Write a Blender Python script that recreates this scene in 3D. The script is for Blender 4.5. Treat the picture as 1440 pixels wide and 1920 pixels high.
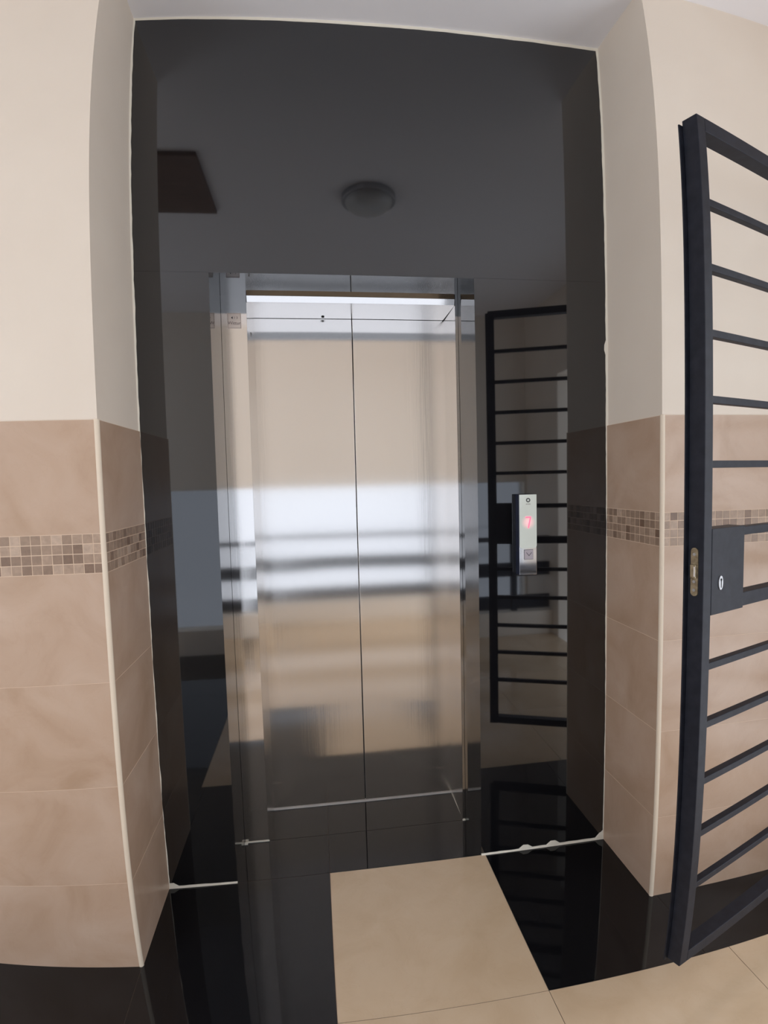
import bpy, bmesh, math, random
from mathutils import Vector, Matrix
random.seed(7)
for o in list(bpy.data.objects):
    bpy.data.objects.remove(o)
SC = bpy.context.scene
COL = SC.collection

# ------------------------------------------------------------------ camera (wide phone lens with barrel distortion)
cd = bpy.data.cameras.new('camera')
cam = bpy.data.objects.new('camera', cd)
COL.objects.link(cam)
cd.type = 'PANO'
cd.panorama_type = 'FISHEYE_LENS_POLYNOMIAL'
cd.sensor_fit = 'HORIZONTAL'
cd.sensor_width = 36.0
cd.sensor_height = 48.0
cd.fisheye_fov = math.radians(170)
cd.fisheye_polynomial_k0 = 0.0
A1, A2, A3, A4 = 0.0404474, 0.011262e-2, -0.328495e-4, 0.670815e-6
cd.fisheye_polynomial_k1 = -A1
cd.fisheye_polynomial_k2 = -A2
cd.fisheye_polynomial_k3 = -A3
cd.fisheye_polynomial_k4 = -A4
cd.clip_start = 0.01
yaw, pitch, roll = -0.12788, -0.06145, 0.02523
M = Matrix.Rotation(yaw, 3, 'Z') @ Matrix.Rotation(pitch, 3, 'X') @ Matrix.Rotation(roll, 3, 'Y')
M = M @ Matrix.Rotation(math.radians(90), 3, 'X')
cam.matrix_world = Matrix.Translation((0.57315, -1.80496, 1.42497)) @ M.to_4x4()
SC.camera = cam

# ------------------------------------------------------------------ daylight outside the openings, exposure
SKY = (0.90, 0.94, 1.0)
SKY_STRENGTH = 3.1
w = bpy.data.worlds.new('daylight')
SC.world = w
w.use_nodes = True
bg = w.node_tree.nodes['Background']
bg.inputs[0].default_value = (*SKY, 1)
bg.inputs[1].default_value = SKY_STRENGTH

def portal(name, loc, rot, sx, sy):
    l = bpy.data.lights.new(name, 'AREA')
    l.shape = 'RECTANGLE'
    l.size, l.size_y = sx, sy
    l.cycles.is_portal = True
    o = bpy.data.objects.new(name, l)
    COL.objects.link(o)
    o.location = loc
    o.rotation_euler = rot
WX0, WX1, WZ0, WZ1 = -1.3, 2.64, 0.0, 1.37          # low window band behind the viewer
LY0, LY1, LZ1 = -2.9, -1.25, 2.6                     # unseen opening added in the left end wall for more daylight
RY0, RY1, RZ1 = -2.5, -0.9, 2.3                      # gateway in the right end wall, sized to add daylight
XL_END, XR_END = -1.9, 2.66
portal('daylight_window', ((WX0+WX1)/2, -3.36, (WZ0+WZ1)/2), (math.radians(90), 0, 0), WX1-WX0, WZ1-WZ0)
portal('added_daylight_left', (XL_END-0.16, (LY0+LY1)/2, LZ1/2), (0, math.radians(-90), 0), LZ1, LY1-LY0)
portal('added_daylight_right', (XR_END+0.16, (RY0+RY1)/2, RZ1/2), (0, math.radians(90), 0), RZ1, RY1-RY0)

SC.view_settings.view_transform = 'Standard'
SC.view_settings.look = 'None'
SC.view_settings.gamma = 1.0
SC.view_settings.use_curve_mapping = False
SC.view_settings.exposure = 0.0
SC.cycles.max_bounces = 14
SC.cycles.diffuse_bounces = 8
SC.cycles.glossy_bounces = 8
SC.cycles.caustics_reflective = True
SC.cycles.use_denoising = True

# ------------------------------------------------------------------ measures
XR, H = 1.6437, 3.0
DL, DR = 0.332, 0.3095
OX0, OX1, OZ = 0.2428, 1.1437, 2.1217
RJ, RD = 0.213, 0.412
JX0, JX1, HZ = 0.336, 1.1325, 2.1
DG = 0.7429
T1, T2, TY = 0.5727, 1.1598, -0.578
ZR = [0.0, 0.2915, 0.5895, 0.8905, 1.1945]           # dado joints
ZM, ZD = 1.3015, 1.6045
REAR = -3.2

# ------------------------------------------------------------------ helpers
def srgb(r, g, b):
    f = lambda c: (c/255/12.92) if c/255 <= .04045 else ((c/255+.055)/1.055)**2.4
    return (f(r), f(g), f(b), 1)

def tag(o, label=None, cat=None, group=None, kind=None):
    if label: o['label'] = label
    if cat: o['category'] = cat
    if group: o['group'] = group
    if kind: o['kind'] = kind
    return o

def empty(name, loc, rz=0.0):
    o = bpy.data.objects.new(name, None)
    COL.objects.link(o)
    o.location = loc
    o.rotation_euler = (0, 0, rz)
    o.empty_display_size = .05
    return o

def obj(name, bm, mats, parent=None, smooth=False, bevel=0.0, seg=2):
    me = bpy.data.meshes.new(name)
    bmesh.ops.recalc_face_normals(bm, faces=bm.faces)
    bm.to_mesh(me); bm.free()
    if not isinstance(mats, (list, tuple)): mats = [mats]
    for m in mats: me.materials.append(m)
    if smooth:
        for p in me.polygons: p.use_smooth = True
    o = bpy.data.objects.new(name, me)
    COL.objects.link(o)
    if parent is not None: o.parent = parent
    if bevel:
        b = o.modifiers.new('bevel', 'BEVEL')
        b.width = bevel; b.segments = seg; b.limit_method = 'ANGLE'
        b.harden_normals = False
    return o

def box(bm, x0, x1, y0, y1, z0, z1, mi=0):
    v = [bm.verts.new((x, y, z)) for x in (x0, x1) for y in (y0, y1) for z in (z0, z1)]
    fs = []
    for idx in ((0,1,3,2),(4,6,7,5),(0,4,5,1),(2,3,7,6),(0,2,6,4),(1,5,7,3)):
        f = bm.faces.new([v[i] for i in idx]); f.material_index = mi; fs.append(f)
    return fs

def B(*boxes):
    bm = bmesh.new()
    for b in boxes: box(bm, *b)
    return bm

def disc(bm, c, axis, r, h, n=32, r2=None, mi=0):
    """cylinder from c along +axis ('x','y','z') by h; r2 end radius"""
    r2 = r if r2 is None else r2
    def P(a, rad, t):
        u, v = rad*math.cos(a), rad*math.sin(a)
        if axis == 'y': return (c[0]+u, c[1]+t, c[2]+v)
        if axis == 'x': return (c[0]+t, c[1]+u, c[2]+v)
        return (c[0]+u, c[1]+v, c[2]+t)
    a = [bm.verts.new(P(2*math.pi*i/n, r, 0)) for i in range(n)]
    b = [bm.verts.new(P(2*math.pi*i/n, r2, h)) for i in range(n)]
    for i in range(n):
        bm.faces.new((a[i], a[(i+1) % n], b[(i+1) % n], b[i])).material_index = mi
    bm.faces.new(a).material_index = mi
    bm.faces.new(b[::-1]).material_index = mi

def poly_prism(bm, pts, y0, y1, mi=0):
    """outline pts (x,z) extruded in y"""
    a = [bm.verts.new((x, y0, z)) for x, z in pts]
    b = [bm.verts.new((x, y1, z)) for x, z in pts]
    n = len(pts)
    for i in range(n):
        bm.faces.new((a[i], a[(i+1) % n], b[(i+1) % n], b[i])).material_index = mi
    bm.faces.new(a).material_index = mi
    bm.faces.new(b[::-1]).material_index = mi

def ring(bm, c, r0, r1, y0, y1, n=28):
    """flat ring in the xz plane"""
    vs = []
    for r, y in ((r0, y0), (r1, y0), (r1, y1), (r0, y1)):
        vs.append([bm.verts.new((c[0]+r*math.cos(2*math.pi*i/n), y, c[1]+r*math.sin(2*math.pi*i/n))) for i in range(n)])
    for k in range(4):
        p, q = vs[k], vs[(k+1) % 4]
        for i in range(n):
            bm.faces.new((p[i], p[(i+1) % n], q[(i+1) % n], q[i]))

def text(name, s, size, loc, mat, parent, ext=0.0002, align='CENTER'):
    cu = bpy.data.curves.new(name, 'FONT')
    cu.body = s; cu.size = size; cu.extrude = ext; cu.align_x = align; cu.align_y = 'CENTER'
    cu.resolution_u = 3
    t = bpy.data.objects.new(name, cu)
    COL.objects.link(t)
    dg = bpy.context.evaluated_depsgraph_get()
    me = bpy.data.meshes.new_from_object(t.evaluated_get(dg))
    bpy.data.objects.remove(t)
    me.transform(Matrix.Rotation(math.radians(90), 4, 'X'))
    me.transform(Matrix.Translation(loc))
    me.materials.clear(); me.materials.append(mat)
    o = bpy.data.objects.new(name, me)
    COL.objects.link(o)
    if parent is not None: o.parent = parent
    return o

# ------------------------------------------------------------------ materials
def new_mat(name, col, rough=.5, metal=0.0, ior=1.5, spec=.5):
    m = bpy.data.materials.new(name)
    m.use_nodes = True
    b = m.node_tree.nodes['Principled BSDF']
    b.inputs['Base Color'].default_value = col
    b.inputs['Roughness'].default_value = rough
    b.inputs['Metallic'].default_value = metal
    b.inputs['IOR'].default_value = ior
    b.inputs['Specular IOR Level'].default_value = spec
    return m, m.node_tree, b

def noise(nt, scale, detail=4, rough=.55, dist=0.0, coord='Object', mapscale=None):
    tc = nt.nodes.new('ShaderNodeTexCoord')
    n = nt.nodes.new('ShaderNodeTexNoise')
    n.inputs['Scale'].default_value = scale
    n.inputs['Detail'].default_value = detail
    n.inputs['Roughness'].default_value = rough
    n.inputs['Distortion'].default_value = dist
    if mapscale:
        mp = nt.nodes.new('ShaderNodeMapping')
        mp.inputs['Scale'].default_value = mapscale
        nt.links.new(tc.outputs[coord], mp.inputs[0]); nt.links.new(mp.outputs[0], n.inputs[0])
    else:
        nt.links.new(tc.outputs[coord], n.inputs[0])
    return n

def ramp(nt, src, stops):
    r = nt.nodes.new('ShaderNodeValToRGB')
    e = r.color_ramp.elements
    while len(e) < len(stops): e.new(.5)
    for k, (p, c) in enumerate(stops):
        e[k].position = p; e[k].color = c
    nt.links.new(src, r.inputs[0])
    return r

def bump(nt, src, b, strength, dist=.01):
    n = nt.nodes.new('ShaderNodeBump')
    n.inputs['Strength'].default_value = strength
    n.inputs['Distance'].default_value = dist
    nt.links.new(src, n.inputs['Height']); nt.links.new(n.outputs[0], b.inputs['Normal'])

def plaster(name, c0, c1):
    m, nt, b = new_mat(name, c0, .85)
    n = noise(nt, 3.0, 3)
    r = ramp(nt, n.outputs[0], [(.3, c0), (.7, c1)])
    nt.links.new(r.outputs[0], b.inputs['Base Color'])
    n2 = noise(nt, 60, 4); bump(nt, n2.outputs[0], b, .12, .002)
    return m
M_WALL = plaster('cream_plaster', (.78, .70, .61, 1), (.81, .735, .645, 1))
M_REAR = plaster('pale_cream_plaster', (.90, .84, .76, 1), (.92, .865, .785, 1))
M_CEIL = plaster('white_ceiling_paint', (.88, .88, .92, 1), (.89, .89, .93, 1))

def tile_mat(name, cols, rough=.3, scale=5.0):
    m, nt, b = new_mat(name, cols[1], rough)
    at = nt.nodes.new('ShaderNodeAttribute'); at.attribute_name = 'shift'
    tc = nt.nodes.new('ShaderNodeTexCoord')
    vm = nt.nodes.new('ShaderNodeVectorMath'); vm.operation = 'ADD'
    nt.links.new(tc.outputs['Object'], vm.inputs[0]); nt.links.new(at.outputs['Vector'], vm.inputs[1])
    n = nt.nodes.new('ShaderNodeTexNoise')
    n.inputs['Scale'].default_value = scale; n.inputs['Detail'].default_value = 5
    n.inputs['Roughness'].default_value = .55; n.inputs['Distortion'].default_value = .8
    nt.links.new(vm.outputs[0], n.inputs[0])
    r = ramp(nt, n.outputs[0], [(.30, cols[0]), (.5, cols[1]), (.72, cols[2])])
    # thin darker veins
    v = nt.nodes.new('ShaderNodeTexNoise')
    v.inputs['Scale'].default_value = scale*.9; v.inputs['Detail'].default_value = 7
    v.inputs['Roughness'].default_value = .62; v.inputs['Distortion'].default_value = 2.2
    nt.links.new(vm.outputs[0], v.inputs[0])
    vr = ramp(nt, v.outputs[0], [(.485, (1, 1, 1, 1)), (.5, (.90, .85, .80, 1)), (.515, (1, 1, 1, 1))])
    mx = nt.nodes.new('ShaderNodeMix'); mx.data_type = 'RGBA'; mx.blend_type = 'MULTIPLY'
    mx.inputs[0].default_value = .2
    nt.links.new(r.outputs[0], mx.inputs[6]); nt.links.new(vr.outputs[0], mx.inputs[7])
    nt.links.new(mx.outputs[2], b.inputs['Base Color'])
    return m
M_TILE = tile_mat('beige_wall_tile', [(.45, .31, .215, 1), (.515, .37, .275, 1), (.57, .43, .335, 1)], .28)
M_FLOORTILE = tile_mat('beige_floor_tile', [(.60, .45, .30, 1), (.65, .50, .345, 1), (.69, .545, .39, 1)], .12)
M_GROUT, _, _ = new_mat('cream_grout', (.72, .57, .44, 1), .8)
M_FGROUT, _, _ = new_mat('dark_floor_grout', (.10, .075, .06, 1), .8)
M_BEAD, nt, b = new_mat('cream_corner_bead', (.80, .70, .57, 1), .5)

# mosaic: colour of each small stone from a per-face attribute
M_MOSAIC, nt, b = new_mat('brown_stone_mosaic', (.3, .2, .15, 1), .35)
at = nt.nodes.new('ShaderNodeAttribute'); at.attribute_name = 'tone'
r = ramp(nt, at.outputs['Fac'], [(0, (.20, .125, .085, 1)), (.35, (.31, .215, .155, 1)), (.7, (.40, .285, .21, 1)), (1, (.52, .39, .30, 1))])
n = noise(nt, 60, 5, .6, .5)
rr = ramp(nt, n.outputs[0], [(.3, (.82, .82, .82, 1)), (.7, (1.1, 1.1, 1.1, 1))])
mx = nt.nodes.new('ShaderNodeMix'); mx.data_type = 'RGBA'; mx.blend_type = 'MULTIPLY'; mx.inputs[0].default_value = 1
nt.links.new(r.outputs[0], mx.inputs[6]); nt.links.new(rr.outputs[0], mx.inputs[7]); nt.links.new(mx.outputs[2], b.inputs['Base Color'])

def granite(name, ior):
    m, nt, b = new_mat(name, (.006, .006, .007, 1), .035, 0, ior)
    b.inputs['Specular Tint'].default_value = (.93, .96, 1.0, 1)
    n = noise(nt, 420, 2, .5)
    r = ramp(nt, n.outputs[0], [(.55, (.005, .005, .006, 1)), (.78, (.022, .022, .026, 1))])
    nt.links.new(r.outputs[0], b.inputs['Base Color'])
    return m
M_GRAN = granite('polished_black_granite', 1.88)
M_BLACKTILE = granite('polished_black_floor_tile', 1.5)

def steel(name, rough, aniso, tang=(1, 0, 0), wave=.0, col=(.78, .755, .735, 1), groove=.32):
    """brushed steel: vertical grooves scatter the mirror image sideways along the direction tang"""
    m, nt, b = new_mat(name, col, rough, 1.0)
    b.inputs['Anisotropic'].default_value = aniso
    cx = nt.nodes.new('ShaderNodeCombineXYZ')
    for i in range(3): cx.inputs[i].default_value = tang[i]
    nt.links.new(cx.outputs[0], b.inputs['Tangent'])
    geo = nt.nodes.new('ShaderNodeNewGeometry')
    src = geo.outputs['Normal']
    if wave:
        n2 = noise(nt, 1.0, 1, .4, 0, 'Object', (1.5, 1, 2.6))
        bn = nt.nodes.new('ShaderNodeBump')
        bn.inputs['Strength'].default_value = wave; bn.inputs['Distance'].default_value = .02
        nt.links.new(n2.outputs[0], bn.inputs['Height']); src = bn.outputs[0]
    if groove:
        wn = noise(nt, 1.0, 2, .6, 0, 'Object', tuple(2600 if abs(t) > .5 else 3 for t in (tang[0], tang[1], 0)))
        ma = nt.nodes.new('ShaderNodeMath'); ma.operation = 'SUBTRACT'; ma.inputs[1].default_value = .5
        nt.links.new(wn.outputs[0], ma.inputs[0])
        sc = nt.nodes.new('ShaderNodeVectorMath'); sc.operation = 'SCALE'
        sc.inputs[0].default_value = [t*groove*2 for t in tang]
        nt.links.new(ma.outputs[0], sc.inputs['Scale'])
        ad = nt.nodes.new('ShaderNodeVectorMath'); ad.operation = 'ADD'
        nt.links.new(src, ad.inputs[0]); nt.links.new(sc.outputs[0], ad.inputs[1])
        nm = nt.nodes.new('ShaderNodeVectorMath'); nm.operation = 'NORMALIZE'
        nt.links.new(ad.outputs[0], nm.inputs[0]); src = nm.outputs[0]
    if wave or groove: nt.links.new(src, b.inputs['Normal'])
    return m
M_DOOR = steel('brushed_steel_door', .15, .97, (1, 0, 0), .05, groove=.13)
M_JAMB = steel('brushed_steel_frame', .10, .97, (1, 0, 0), 0, groove=.06)
M_JAMBSIDE = steel('brushed_steel_return', .14, .95, (0, 1, 0), 0, groove=.06)
M_SILL, _, _ = new_mat('aluminium_sill', (.78, .76, .74, 1), .6, .6)
M_CHROME, _, _ = new_mat('dull_chrome', (.42, .43, .45, 1), .42, .9)
M_BRASS, nt, b = new_mat('aged_brass', (.30, .25, .17, 1), .42, .8)
n = noise(nt, 80, 4); r = ramp(nt, n.outputs[0], [(.35, (.22, .18, .12, 1)), (.65, (.42, .36, .25, 1))]); nt.links.new(r.outputs[0], b.inputs['Base Color'])
M_PAINT, nt, b = new_mat('dark_blue_grey_gate_paint', (.014, .016, .025, 1), .5, spec=.22)
n = noise(nt, 35, 4); r = ramp(nt, n.outputs[0], [(.35, (.011, .013, .021, 1)), (.7, (.019, .022, .033, 1))]); nt.links.new(r.outputs[0], b.inputs['Base Color'])
bump(nt, noise(nt, 300, 3).outputs[0], b, .1, .001)
M_CAULK, nt, b = new_mat('white_filler', (.80, .77, .68, 1), .8)
M_DARK, _, _ = new_mat('dark_gap', (.004, .004, .004, 1), .8)
M_BODY, _, _ = new_mat('dark_blue_plastic', (.01, .014, .04, 1), .4)
M_SCREEN, _, _ = new_mat('pale_green_acrylic', (.72, .79, .75, 1), .12)
# soft pink glow of the floor number spreading in the acrylic
nt = M_SCREEN.node_tree; b = nt.nodes['Principled BSDF']
tc = nt.nodes.new('ShaderNodeTexCoord')
vm = nt.nodes.new('ShaderNodeVectorMath'); vm.operation = 'DISTANCE'; vm.inputs[1].default_value = (.0005, -.037, .189)
nt.links.new(tc.outputs['Object'], vm.inputs[0])
gr = ramp(nt, vm.outputs['Value'], [(0, (1, .20, .30, 1)), (.016, (.35, .06, .09, 1)), (.027, (0, 0, 0, 1))])
nt.links.new(gr.outputs[0], b.inputs['Emission Color']); b.inputs['Emission Strength'].default_value = .75
M_PLATE = steel('panel_steel', .07, .3, (1, 0, 0), 0, (.80, .80, .82, 1), groove=0)
M_BTN, _, _ = new_mat('satin_button_steel', (.42, .38, .42, 1), .4, .7)
M_INK, _, _ = new_mat('dark_ink', (.04, .045, .05, 1), .5)
M_INKL, _, _ = new_mat('faded_grey_ink', (.16, .11, .12, 1), .6)
M_STICK, _, _ = new_mat('pinkish_sticker', (.80, .73, .70, 1), .3, .6)
M_RED, nt, b = new_mat('red_led', (.9, .2, .3, 1), .4)
b.inputs['Emission Color'].default_value = (1, .10, .20, 1); b.inputs['Emission Strength'].default_value = 1.0
M_WOOD, nt, b = new_mat('brown_hatch_board', (.12, .07, .045, 1), .5)
n = noise(nt, 6, 5, .6, 1, 'Object', (1, 8, 1)); r = ramp(nt, n.outputs[0], [(.3, (.08, .045, .03, 1)), (.7, (.16, .09, .06, 1))]); nt.links.new(r.outputs[0], b.inputs['Base Color'])
M_OPAL, _, _ = new_mat('opal_glass', (.62, .64, .65, 1), .25)

# ------------------------------------------------------------------ setting: floor
def tiled(bm, lay, tiles, zt, mi, thick=.012):
    for x0, x1, y0, y1 in tiles:
        g = .0009
        fs = box(bm, x0+g, x1-g, y0+g, y1-g, zt-thick, zt, mi)
        s = Vector((random.uniform(0, 40), random.uniform(0, 40), random.uniform(0, 40)))
        for f in fs:
            for l in f.loops: l[lay] = (s.x, s.y, s.z, 1)
bm = bmesh.new()
lay = bm.loops.layers.float_color.new('shift')
box(bm, XL_END, XR_END, REAR-.12, .75, -.06, -.0010, 2)
step = .587
black, beige = [], []
# threshold in the door opening
black += [(OX0-.02, T1, 0, RJ), (T1, OX1+.02, 0, RJ), (OX0-.02, T1, RJ, RD+.04), (T1, OX1+.02, RJ, RD+.04)]
beige += [(T1, T2, TY, 0)]
black += [(T2, XR+.02, TY, 0), (XR+.02, XR+.02+step, TY, 0), (XR+.02+step, XR_END, TY, 0)]
YB = -.64
black += [(0, T1, YB, 0), (-.02-step, 0, YB, 0), (XL_END, -.02-step, YB, 0)]
y = TY
ys = [TY, TY-step, TY-2*step, TY-3*step, -2.62]
xs_r = [T1, T2, T2+step, T2+2*step, XR_END]
for j in range(len(ys)-1):
    for i in range(len(xs_r)-1):
        beige.append((xs_r[i], xs_r[i+1], ys[j+1], ys[j]))
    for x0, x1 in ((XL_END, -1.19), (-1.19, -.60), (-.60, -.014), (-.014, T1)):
        (black if x1 == -.014 else beige).append((x0, x1, ys[j+1], min(ys[j], YB)))  # black column to the rear imitates the viewer's shadow on the floor
for x0 in (XL_END, -1.3, -.7, -.1, .5, 1.1, 1.7, 2.3):
    beige.append((x0, min(x0+.6, XR_END), REAR-.1, -2.62))
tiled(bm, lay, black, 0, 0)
tiled(bm, lay, beige, 0, 1)
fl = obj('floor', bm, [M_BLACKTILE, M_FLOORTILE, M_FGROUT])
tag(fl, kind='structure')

# ceiling
tag(obj('ceiling', B((XL_END-.15, XR_END+.15, REAR-.15, .3, H, H+.1)), M_CEIL), kind='structure')

# walls
def wall(name, bm, mat):
    return tag(obj(name, bm, mat), kind='structure')
WL = wall('wall_left', B((XL_END-.15, 0, -DL, .3, -.05, H)), M_WALL)
WR = wall('wall_right', B((XR, XR_END+.15, -DR, .3, -.05, H)), M_WALL)
wall('wall_left_end', B((XL_END-.15, XL_END, REAR-.15, LY0, -.05, H), (XL_END-.15, XL_END, LY1, -DL, -.05, H),
                        (XL_END-.15, XL_END, LY0, LY1, LZ1, H)), M_WALL)
wall('wall_right_end', B((XR_END, XR_END+.15, REAR-.15, RY0, -.05, H), (XR_END, XR_END+.15, RY1, -DR, -.05, H),
                         (XR_END, XR_END+.15, RY0, RY1, RZ1, H)), M_WALL)
wall('wall_rear', B((XL_END, WX0, REAR-.15, REAR, -.05, H), (WX1, XR_END, REAR-.15, REAR, -.05, H),
                    (WX0, WX1, REAR-.15, REAR, WZ1, H)), M_REAR)
wall('wall_kerb', B((XL_END, XR_END, -2.76, -2.62, -.01, .21)), M_REAR)

M_GLASS = bpy.data.materials.new('window_dimming_glass'); M_GLASS.use_nodes = True  # tinted pane added only to dim the daylight in the rear window
_nt = M_GLASS.node_tree; _nt.nodes.remove(_nt.nodes['Principled BSDF'])
_t = _nt.nodes.new('ShaderNodeBsdfTransparent'); _t.inputs[0].default_value = (.655, .665, .685, 1)
_g = _nt.nodes.new('ShaderNodeBsdfGlossy'); _g.inputs['Roughness'].default_value = .02
_m = _nt.nodes.new('ShaderNodeMixShader'); _m.inputs[0].default_value = .05
_nt.links.new(_t.outputs[0], _m.inputs[1]); _nt.links.new(_g.outputs[0], _m.inputs[2])
_nt.links.new(_m.outputs[0], _nt.nodes['Material Output'].inputs[0])
win = tag(obj('dimming_pane', B((WX0, WX1, REAR-.08, REAR-.074, WZ0, WZ1)), M_GLASS), kind='structure')

# tiled dado: large tiles, four rows of small stones, top tile
def dado(parent, panels, name='dado_tiles'):
    """panels: (axis, plane, sign, u0, u1, joints) ; axis 'y' = faces -y, u is x ; axis 'x' = faces +-x, u is y"""
    bm = bmesh.new(); lay = bm.loops.layers.float_color.new('shift')
    mo = bmesh.new(); tl = mo.loops.layers.float_color.new('tone')
    T = .004
    for axis, plane, sg, u0, u1, joints, z_hi in panels:
        def bx(b_, a0, a1, z0, z1, t, mi):
            lo, hi = sorted((plane, plane+sg*t))
            if axis == 'y': return box(b_, a0, a1, lo, hi, z0, z1, mi)
            return box(b_, lo, hi, a0, a1, z0, z1, mi)
        bx(bm, u0, u1, 0, ZD, T-.0003, 1)
        us = [u0]+joints+[u1]
        rows = [(ZR[k], ZR[k+1]) for k in range(4)]+[(ZM, ZD)]
        for z0, z1 in rows:
            for a0, a1 in zip(us[:-1], us[1:]):
                g = .0006 if axis == 'y' else .0010
                s = [random.uniform(0, 40) for _ in range(3)]
                for f in bx(bm, a0+g, a1-g, z0+g, z1-g, T, 0):
                    for l in f.loops: l[lay] = (*s, 1)
        p = (ZM-ZR[4])/4
        n = int((u1-u0)/p)
        prev = .5
        for r_ in range(4):
            for k in range(n+1):
                a0 = u1-(k+1)*p if sg_end(axis, sg) else u0+k*p
                a1 = a0+p
                a0, a1 = max(a0, u0), min(a1, u1)
                if a1-a0 < .004: continue
                t = min(1, max(0, random.gauss(.45, .27)))
                for f in bx(mo, a0+.0011, a1-.0011, ZR[4]+r_*p+.0011, ZR[4]+(r_+1)*p-.0011, T+.0002, 0):
                    for l in f.loops: l[tl] = (t, t, t, 1)
    obj(name, bm, [M_TILE, M_GROUT], parent)
    obj('mosaic_border', mo, M_MOSAIC, parent)
def sg_end(axis, sg):
    return axis == 'y'
dado(WL, [('y', -DL, -1, XL_END, 0.0, [-1.20, -.60], 0), ('x', 0, 1, -DL, 0.0, [], 0)])
dado(WR, [('y', -DR, -1, XR, XR_END, [2.24], 0), ('x', XR, -1, -DR, 0.0, [], 0)])

# rounded corner beads
def bead(name, cx, cy, r=.0075, z0=0, z1=ZD+.002):
    bm = bmesh.new(); disc(bm, (cx, cy, z0), 'z', r, z1-z0, 20)
    return tag(obj(name, bm, M_BEAD, smooth=False), kind='structure')
bead('trim_1', -.0025, -DL+.0015)
bead('trim_2', XR+.0025, -DR+.0015)

# ragged white filler round the granite
def filler(name, pts, side, w0, w1, jit, thick=.004, step=.018, blobs=()):
    """ragged strip along pts (x,z) on the granite face; side = unit vector pointing onto the granite"""
    (xa, za), (xb, zb) = pts
    L = math.hypot(xb-xa, zb-za); n = int(L/step)
    bm = bmesh.new(); prev = None; rnd = 0
    wv = w0
    for i in range(n+1):
        t = i/n
        x, z = xa+(xb-xa)*t, za+(zb-za)*t
        rnd = .75*rnd+.25*random.uniform(-1, 1)*2
        wv = (w0+(w1-w0)*t)*(1+jit*rnd)
        for bt, bw in blobs:
            if abs(t-bt)*L < step: wv += bw
        q = [(x, z), (x+side[0]*wv, z+side[1]*wv)]
        row = [bm.verts.new((q[0][0], -thick, q[0][1])), bm.verts.new((q[1][0], -thick*.3, q[1][1])),
               bm.verts.new((q[1][0], .001, q[1][1])), bm.verts.new((q[0][0], .001, q[0][1]))]
        if prev:
            for k in range(4):
                bm.faces.new((prev[k], prev[(k+1) % 4], row[(k+1) % 4], row[k]))
        else: bm.faces.new(row)
        prev = row
    bm.faces.new(prev[::-1])
    return tag(obj(name, bm, M_CAULK), kind='structure')
filler('trim_3', [(0.0, 0.0), (0.0, H)], (1, 0), .0055, .0055, .35)
filler('trim_4', [(XR, 0.0), (XR, H)], (-1, 0), .006, .007, .25, blobs=((.627, .006), (.005, .02)))
filler('trim_5', [(0.0, H), (XR, H)], (0, -1), .007, .010, .12)
filler('trim_6', [(0.0, 0.0), (OX0, 0.0)], (0, 1), .008, .005, .25, blobs=((0.02, .012),))
filler('trim_7', [(OX1, 0.0), (XR, 0.0)], (0, 1), .006, .009, .3, blobs=((.34, .012), (.58, .014), (.98, .02)))

# granite cladding of the lift wall
JZ, g = 2.1235, .0002
tag(obj('wall_back_top', B((0, XR, 0, RJ, JZ+g, H), (OX0, OX1, 0, RJ, OZ, JZ+g)), M_GRAN), kind='structure')
tag(obj('wall_back_left', B((0, OX0, 0, RJ, 0, JZ-g)), M_GRAN), kind='structure')
tag(obj('wall_back_right', B((OX1, XR, 0, RJ, 0, JZ-g)), M_GRAN), kind='structure')
# lift shaft behind, dark
for nm, bx_ in (('rear', (-.1, 1.8, .7, .75, -.05, H)), ('left', (-.1, OX0, RJ+.003, .7, -.05, H)),
                ('right', (OX1+.02, 1.8, RJ+.003, .7, -.05, H)), ('top', (OX0, OX1+.02, RJ+.02, .7, HZ+.06, H))):
    tag(obj('wall_shaft_'+nm, B(bx_), M_DARK), kind='structure')

# ------------------------------------------------------------------ lift entrance
lift = empty('elevator_entrance', ((OX0+OX1)/2, RJ, 0))
tag(lift, 'brushed stainless steel elevator doors closed in a steel frame inside the black granite wall', 'elevator')
def local(bm, o):
    bmesh.ops.translate(bm, verts=bm.verts, vec=-Vector(o.location)); return bm
def part(name, bm, mat, parent=lift, root=lift, **k):
    return obj(name, local(bm, root), mat, parent, **k)

def jamb(xa, xb, xe, sgn):
    """front face from xa to xb, return runs back from xb to xe; sgn=+1 left jamb"""
    bm = bmesh.new(); t = .0025
    lo, hi = sorted((xa, xb))
    box(bm, lo, hi, RJ, RJ+t, 0.001, OZ, 0)
    # slightly splayed return
    a, c = xb, xe
    v = [(a, RJ+t), (c, RD+.003), (c-sgn*t, RD+.003), (a-sgn*t, RJ+t)]
    lo_ = [bm.verts.new((x, y, .001)) for x, y in v]; hi_ = [bm.verts.new((x, y, HZ)) for x, y in v]
    for k in range(4):
        bm.faces.new((lo_[k], lo_[(k+1) % 4], hi_[(k+1) % 4], hi_[k])).material_index = 1
    bm.faces.new(lo_); bm.faces.new(hi_)
    return bm
jl = part('door_jamb', jamb(OX0+.0008, JX0, JX0+.006, 1), [M_JAMB, M_JAMBSIDE])
jr = part('door_jamb', jamb(OX1-.0008, JX1, JX1+.004, -1), [M_JAMB, M_JAMBSIDE])
bm = B((JX0, JX1, RJ+.012, RD-.002, HZ, HZ+.003))
prof = [(RJ-.002, OZ-.0005), (RJ+.0042, HZ), (RJ+.0125, HZ), (RJ+.0125, OZ-.0005)]     # front face leans slightly downwards
ra, rb = ([bm.verts.new((x, y, z)) for y, z in prof] for x in (JX0+.002, JX1-.002))
for k in range(4): bm.faces.new((ra[k], ra[(k+1) % 4], rb[(k+1) % 4], rb[k]))
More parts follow.
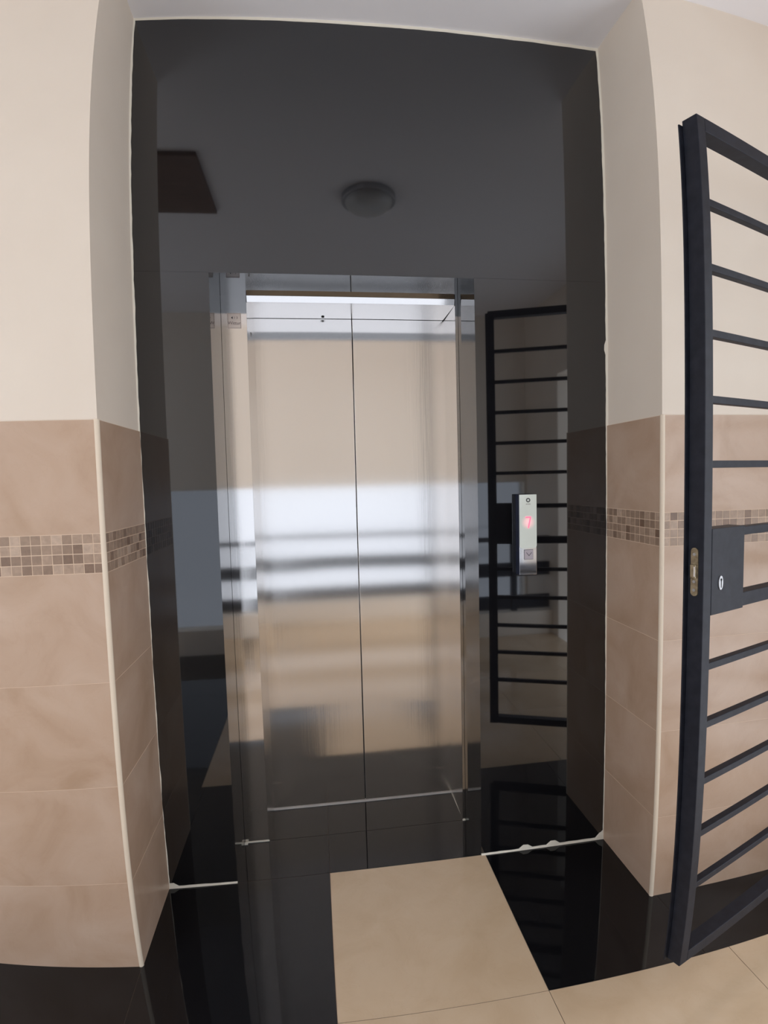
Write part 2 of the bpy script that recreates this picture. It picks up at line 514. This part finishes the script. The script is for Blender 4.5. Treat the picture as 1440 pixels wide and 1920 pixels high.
bm.faces.new(ra); bm.faces.new(rb[::-1])
part('header', bm, M_JAMB)
part('door_panel', B((JX0-.03, DG-.0016, RD+.003, RD+.03, .006, HZ+.05)), M_DOOR, bevel=.0012)
part('door_panel', B((DG+.0016, JX1+.03, RD+.003, RD+.03, .006, HZ+.05)), M_DOOR, bevel=.0012)
part('rubber_seal', B((DG-.006, DG+.006, RD+.012, RD+.022, .006, HZ+.05)), M_DARK)
part('door_sill', B((JX0-.02, JX1+.02, RD-.003, RD+.046, .0, .0045)), M_SILL)
for bx_ in ((JX1+.001, JX1+.0024, RJ, RD-.006, .0, .0012), (OX0+.001, JX0+.003, RJ-.003, RJ-.0002, .0, .004),
            (OX0+.0005, OX0+.012, RJ-.013, RJ-.0035, 0, .006), (JX1-.002, OX1-.001, RJ-.004, RJ-.0002, .0, .004)):
    part('filler_line', B(bx_), M_CAULK)
# sticker
st = part('notice_sticker', B((.266, .316, RJ-.0008, RJ+.0002, 2.000, 2.057)), M_STICK)
bm = B((.2675, .3145, RJ-.0012, RJ-.0007, 2.0015, 2.0023), (.2675, .3145, RJ-.0012, RJ-.0007, 2.0547, 2.0555),
       (.2675, .2681, RJ-.0012, RJ-.0007, 2.0015, 2.0555), (.3137, .3145, RJ-.0012, RJ-.0007, 2.0015, 2.0555))
part('border', bm, M_INKL, st)
bm = bmesh.new(); poly_prism(bm, [(.2795, 2.0395), (.2855, 2.0345), (.2855, 2.0445)], RJ-.0014, RJ-.0007)
part('arrow', bm, M_INK, st)
t = text('lettering', 'Wittur', .0165, Vector((.2905, RJ-.0012, 2.0195))-Vector(lift.location), M_INKL, st)
t = text('number', '1 3', .0120, Vector((.2965, RJ-.0012, 2.0392))-Vector(lift.location), M_INKL, st)
# release keyhole on the left return, small stud under the header
bm = bmesh.new(); disc(bm, (JX0+.0025, .312, 2.006), 'x', .008, .0016, 24)
part('release_lock', bm, M_CHROME)
bm = bmesh.new(); disc(bm, (JX0+.0040, .312, 2.008), 'x', .0042, .0006, 16)
part('keyhole', bm, M_DARK)
bm = bmesh.new(); disc(bm, (.622, .385, HZ-.003), 'z', .006, .003, 16)
part('stud', bm, M_DARK)

# ------------------------------------------------------------------ call panel
cp = empty('call_panel', (1.3165, 0, 1.0725))
tag(cp, 'slim white elevator call panel with red floor number and a down button on black granite', 'call panel')
pp = lambda n, bm, m, par=cp, **k: part(n, bm, m, par, cp, **k)
PX0, PX1, PZ0, PZ1, PF = 1.284, 1.349, 1.0725, 1.361, -.035
pp('housing', B((PX0, PX1, PF+.003, 0, PZ0, PZ1)), M_BODY, bevel=.001)
pp('face_plate', B((PX0+.0003, PX1-.0003, PF, PF+.004, PZ0+.0003, PZ1-.0003)), M_PLATE, bevel=.0012)
zb, r_ = 1.1685, .010
pts = [(PX0+.0006, PZ1-.0008), (PX1-.0006, PZ1-.0008)]
for k in range(7):
    a = -k*math.pi/12
    pts.append((PX1-.0006-r_+r_*math.cos(a), zb+r_+r_*math.sin(a)))
for k in range(7):
    a = -math.pi/2-k*math.pi/12
    pts.append((PX0+.0006+r_+r_*math.cos(a), zb+r_+r_*math.sin(a)))
bm = bmesh.new(); poly_prism(bm, pts, PF-.0018, PF+.0005)
scr = pp('display_window', bm, M_SCREEN)
bm = bmesh.new(); ring(bm, (1.3170, 1.3405), .0042, .0078, PF-.0024, PF-.0016)
pp('logo', bm, M_INK, scr)
text('maker_name', 'orona', .0070, Vector((1.3170, PF-.0020, 1.3270))-Vector(cp.location), M_INKL, scr)
# floor number 7 as lit segments
bm = B((1.3065, 1.3275, PF-.0022, PF-.0017, 1.2770, 1.2820))
poly_prism(bm, [(1.3225, 1.2770), (1.3275, 1.2770), (1.3195, 1.2410), (1.3145, 1.2410)], PF-.0022, PF-.0017)
pp('floor_number', bm, M_RED, scr)
bm = B((1.302, 1.334, PF-.0028, PF-.0003, 1.129, 1.163))
btn = pp('down_button', bm, M_BTN, bevel=.0008)
bm = B((1.3012, 1.3348, PF-.0012, PF-.0001, 1.1282, 1.1638))
pp('button_rim', bm, M_INK, btn)
bm = bmesh.new()
for s in (-1, 1):
    cxx = 1.3185
    pts = [(cxx, 1.1405), (cxx, 1.1435), (cxx+s*.0095, 1.1545), (cxx+s*.0105, 1.1528)]
    poly_prism(bm, pts, PF-.0032, PF-.0026)
pp('down_arrow', bm, M_INK, btn)

# ------------------------------------------------------------------ security gate, swung open
GA = .34387
gate = empty('security_gate', (1.44342, -.73945, 0), GA)
tag(gate, 'dark blue-grey steel security gate with horizontal bars and a lock box, standing open', 'gate')
def gp(name, boxes, mat=M_PAINT, parent=gate, bevel=.0015):
    return obj(name, B(*boxes), mat, parent, bevel=bevel)
GL, GT, GB = 1.17, 2.237, .166
GW, GD = .031, .038
gp('stile', [(0, GW, 0, GD, GB, GT)])
gp('stile', [(GL-GW, GL, 0, GD, GB, GT)])
gp('top_rail', [(GW, GL-GW, 0, GD, GT-.034, GT)])
gp('bottom_rail', [(GW, GL-GW, 0, GD, GB, GB+.034)])
for z in (2.043, 1.893, 1.743, 1.592, 1.443, .963, .819, .674, .534, .389):
    gp('bar', [(GW, GL-GW, .009, .026, z-.0085, z+.0085)])
gp('bar', [(.166, GL-GW, .006, .030, 1.269, 1.290)])
gp('bar', [(.166, GL-GW, .002, .034, 1.094, 1.128)])
lb = gp('lock_box', [(GW-.0005, .166, -.001, GD, 1.091, 1.294)])
bm = bmesh.new(); n = 28
pts = [(.0655+.0085*math.cos(2*math.pi*i/n), 1.165+.017*math.sin(2*math.pi*i/n)) for i in range(n)]
poly_prism(bm, pts, -.0035, -.0005)
es = obj('escutcheon', bm, M_CHROME, lb, bevel=.0006)
bm = bmesh.new()
disc(bm, (.0655, -.0041, 1.1725), 'y', .0030, .0008, 16)
poly_prism(bm, [(.0643, 1.1715), (.0667, 1.1715), (.0664, 1.1535), (.0646, 1.1535)], -.0041, -.0033)
obj('keyhole', bm, M_DARK, es)
# latch plate on the free end of the stile
bm = bmesh.new(); n = 10; r_ = .0085; c0, c1 = 1.138+r_, 1.251-r_
pts = [(.0205+r_*math.cos(math.pi*k/n), c1+r_*math.sin(math.pi*k/n)) for k in range(n+1)]
pts += [(.0205-r_*math.cos(math.pi*k/n), c0-r_*math.sin(math.pi*k/n)) for k in range(n+1)]
a = [bm.verts.new((-.003, u, z)) for u, z in pts]; b_ = [bm.verts.new((.0, u, z)) for u, z in pts]
for i in range(len(pts)):
    j = (i+1) % len(pts); bm.faces.new((a[i], a[j], b_[j], b_[i]))
bm.faces.new(a); bm.faces.new(b_[::-1])
lp = obj('latch_plate', bm, M_BRASS, gate)
obj('latch_bolt', B((-.009, -.002, .0135, .0275, 1.180, 1.212)), M_BRASS, lp, bevel=.0015)
obj('bolt_slot', B((-.0105, -.0088, .0150, .0175, 1.185, 1.208)), M_SILL, lp)
for z in (1.236, 1.172, 1.152):
    bm = bmesh.new(); disc(bm, (-.0042, .0205, z), 'x', .0036, .0015, 14); obj('screw', bm, M_CHROME, lp)
gp('stop_strip', [(-.012, .022, GD+.0001, GD+.0035, GB, 2.226)], bevel=.0006)
for z in (.45, 1.9):
    bm = bmesh.new(); disc(bm, (GL+.011, .019, z), 'z', .011, .09, 18)
    h = obj('hinge', bm, M_PAINT, gate)
    obj('hinge_lug', B((GL+.015, GL+.07, .013, .025, z+.02, z+.07)), M_PAINT, h)

# ------------------------------------------------------------------ ceiling lamp and hatch, seen mirrored in the granite
lamp = empty('ceiling_light', (.91, -1.15, H))
tag(lamp, 'round flush ceiling lamp, switched off, mirrored in the granite above the doors', 'lamp')
bm = bmesh.new(); disc(bm, (0, 0, -.03), 'z', .150, .03, 48); obj('rim', bm, M_CHROME, lamp, smooth=False, bevel=.003)
bm = bmesh.new()
bmesh.ops.create_uvsphere(bm, u_segments=40, v_segments=16, radius=.132)
bmesh.ops.scale(bm, vec=(1, 1, .42), verts=bm.verts)
bmesh.ops.delete(bm, geom=[v for v in bm.verts if v.co.z > .004], context='VERTS')
bmesh.ops.translate(bm, vec=(0, 0, -.03), verts=bm.verts)
obj('glass_bowl', bm, M_OPAL, lamp, smooth=True)
hatch = obj('ceiling_hatch', B((-.60, .055, -1.352, -.795, H-.022, H-.0005)), M_WOOD, bevel=.003)
tag(hatch, 'dark brown square board on the ceiling, mirrored at the upper left of the granite', 'hatch')

# ------------------------------------------------------------------ railing on the kerb behind the viewer
rl = empty('railing', (.4, -2.69, .21))
tag(rl, 'dark steel railing in front of the bright daylight, mirrored in the right granite', 'railing')
RX0 = -.12
def rp(name, boxes): return part(name, B(*boxes), M_PAINT, rl, rl, bevel=.002)
rp('handrail', [(RX0, XR_END-.001, -2.71, -2.67, .845, .885)])
rp('rail', [(RX0, XR_END-.001, -2.70, -2.68, .525, .650)])
rp('rail', [(RX0, XR_END-.001, -2.70, -2.68, .225, .350)])
for x in (RX0+.025, 2.32):
    rp('post', [(x-.025, x+.025, -2.715, -2.665, .21, .845)])
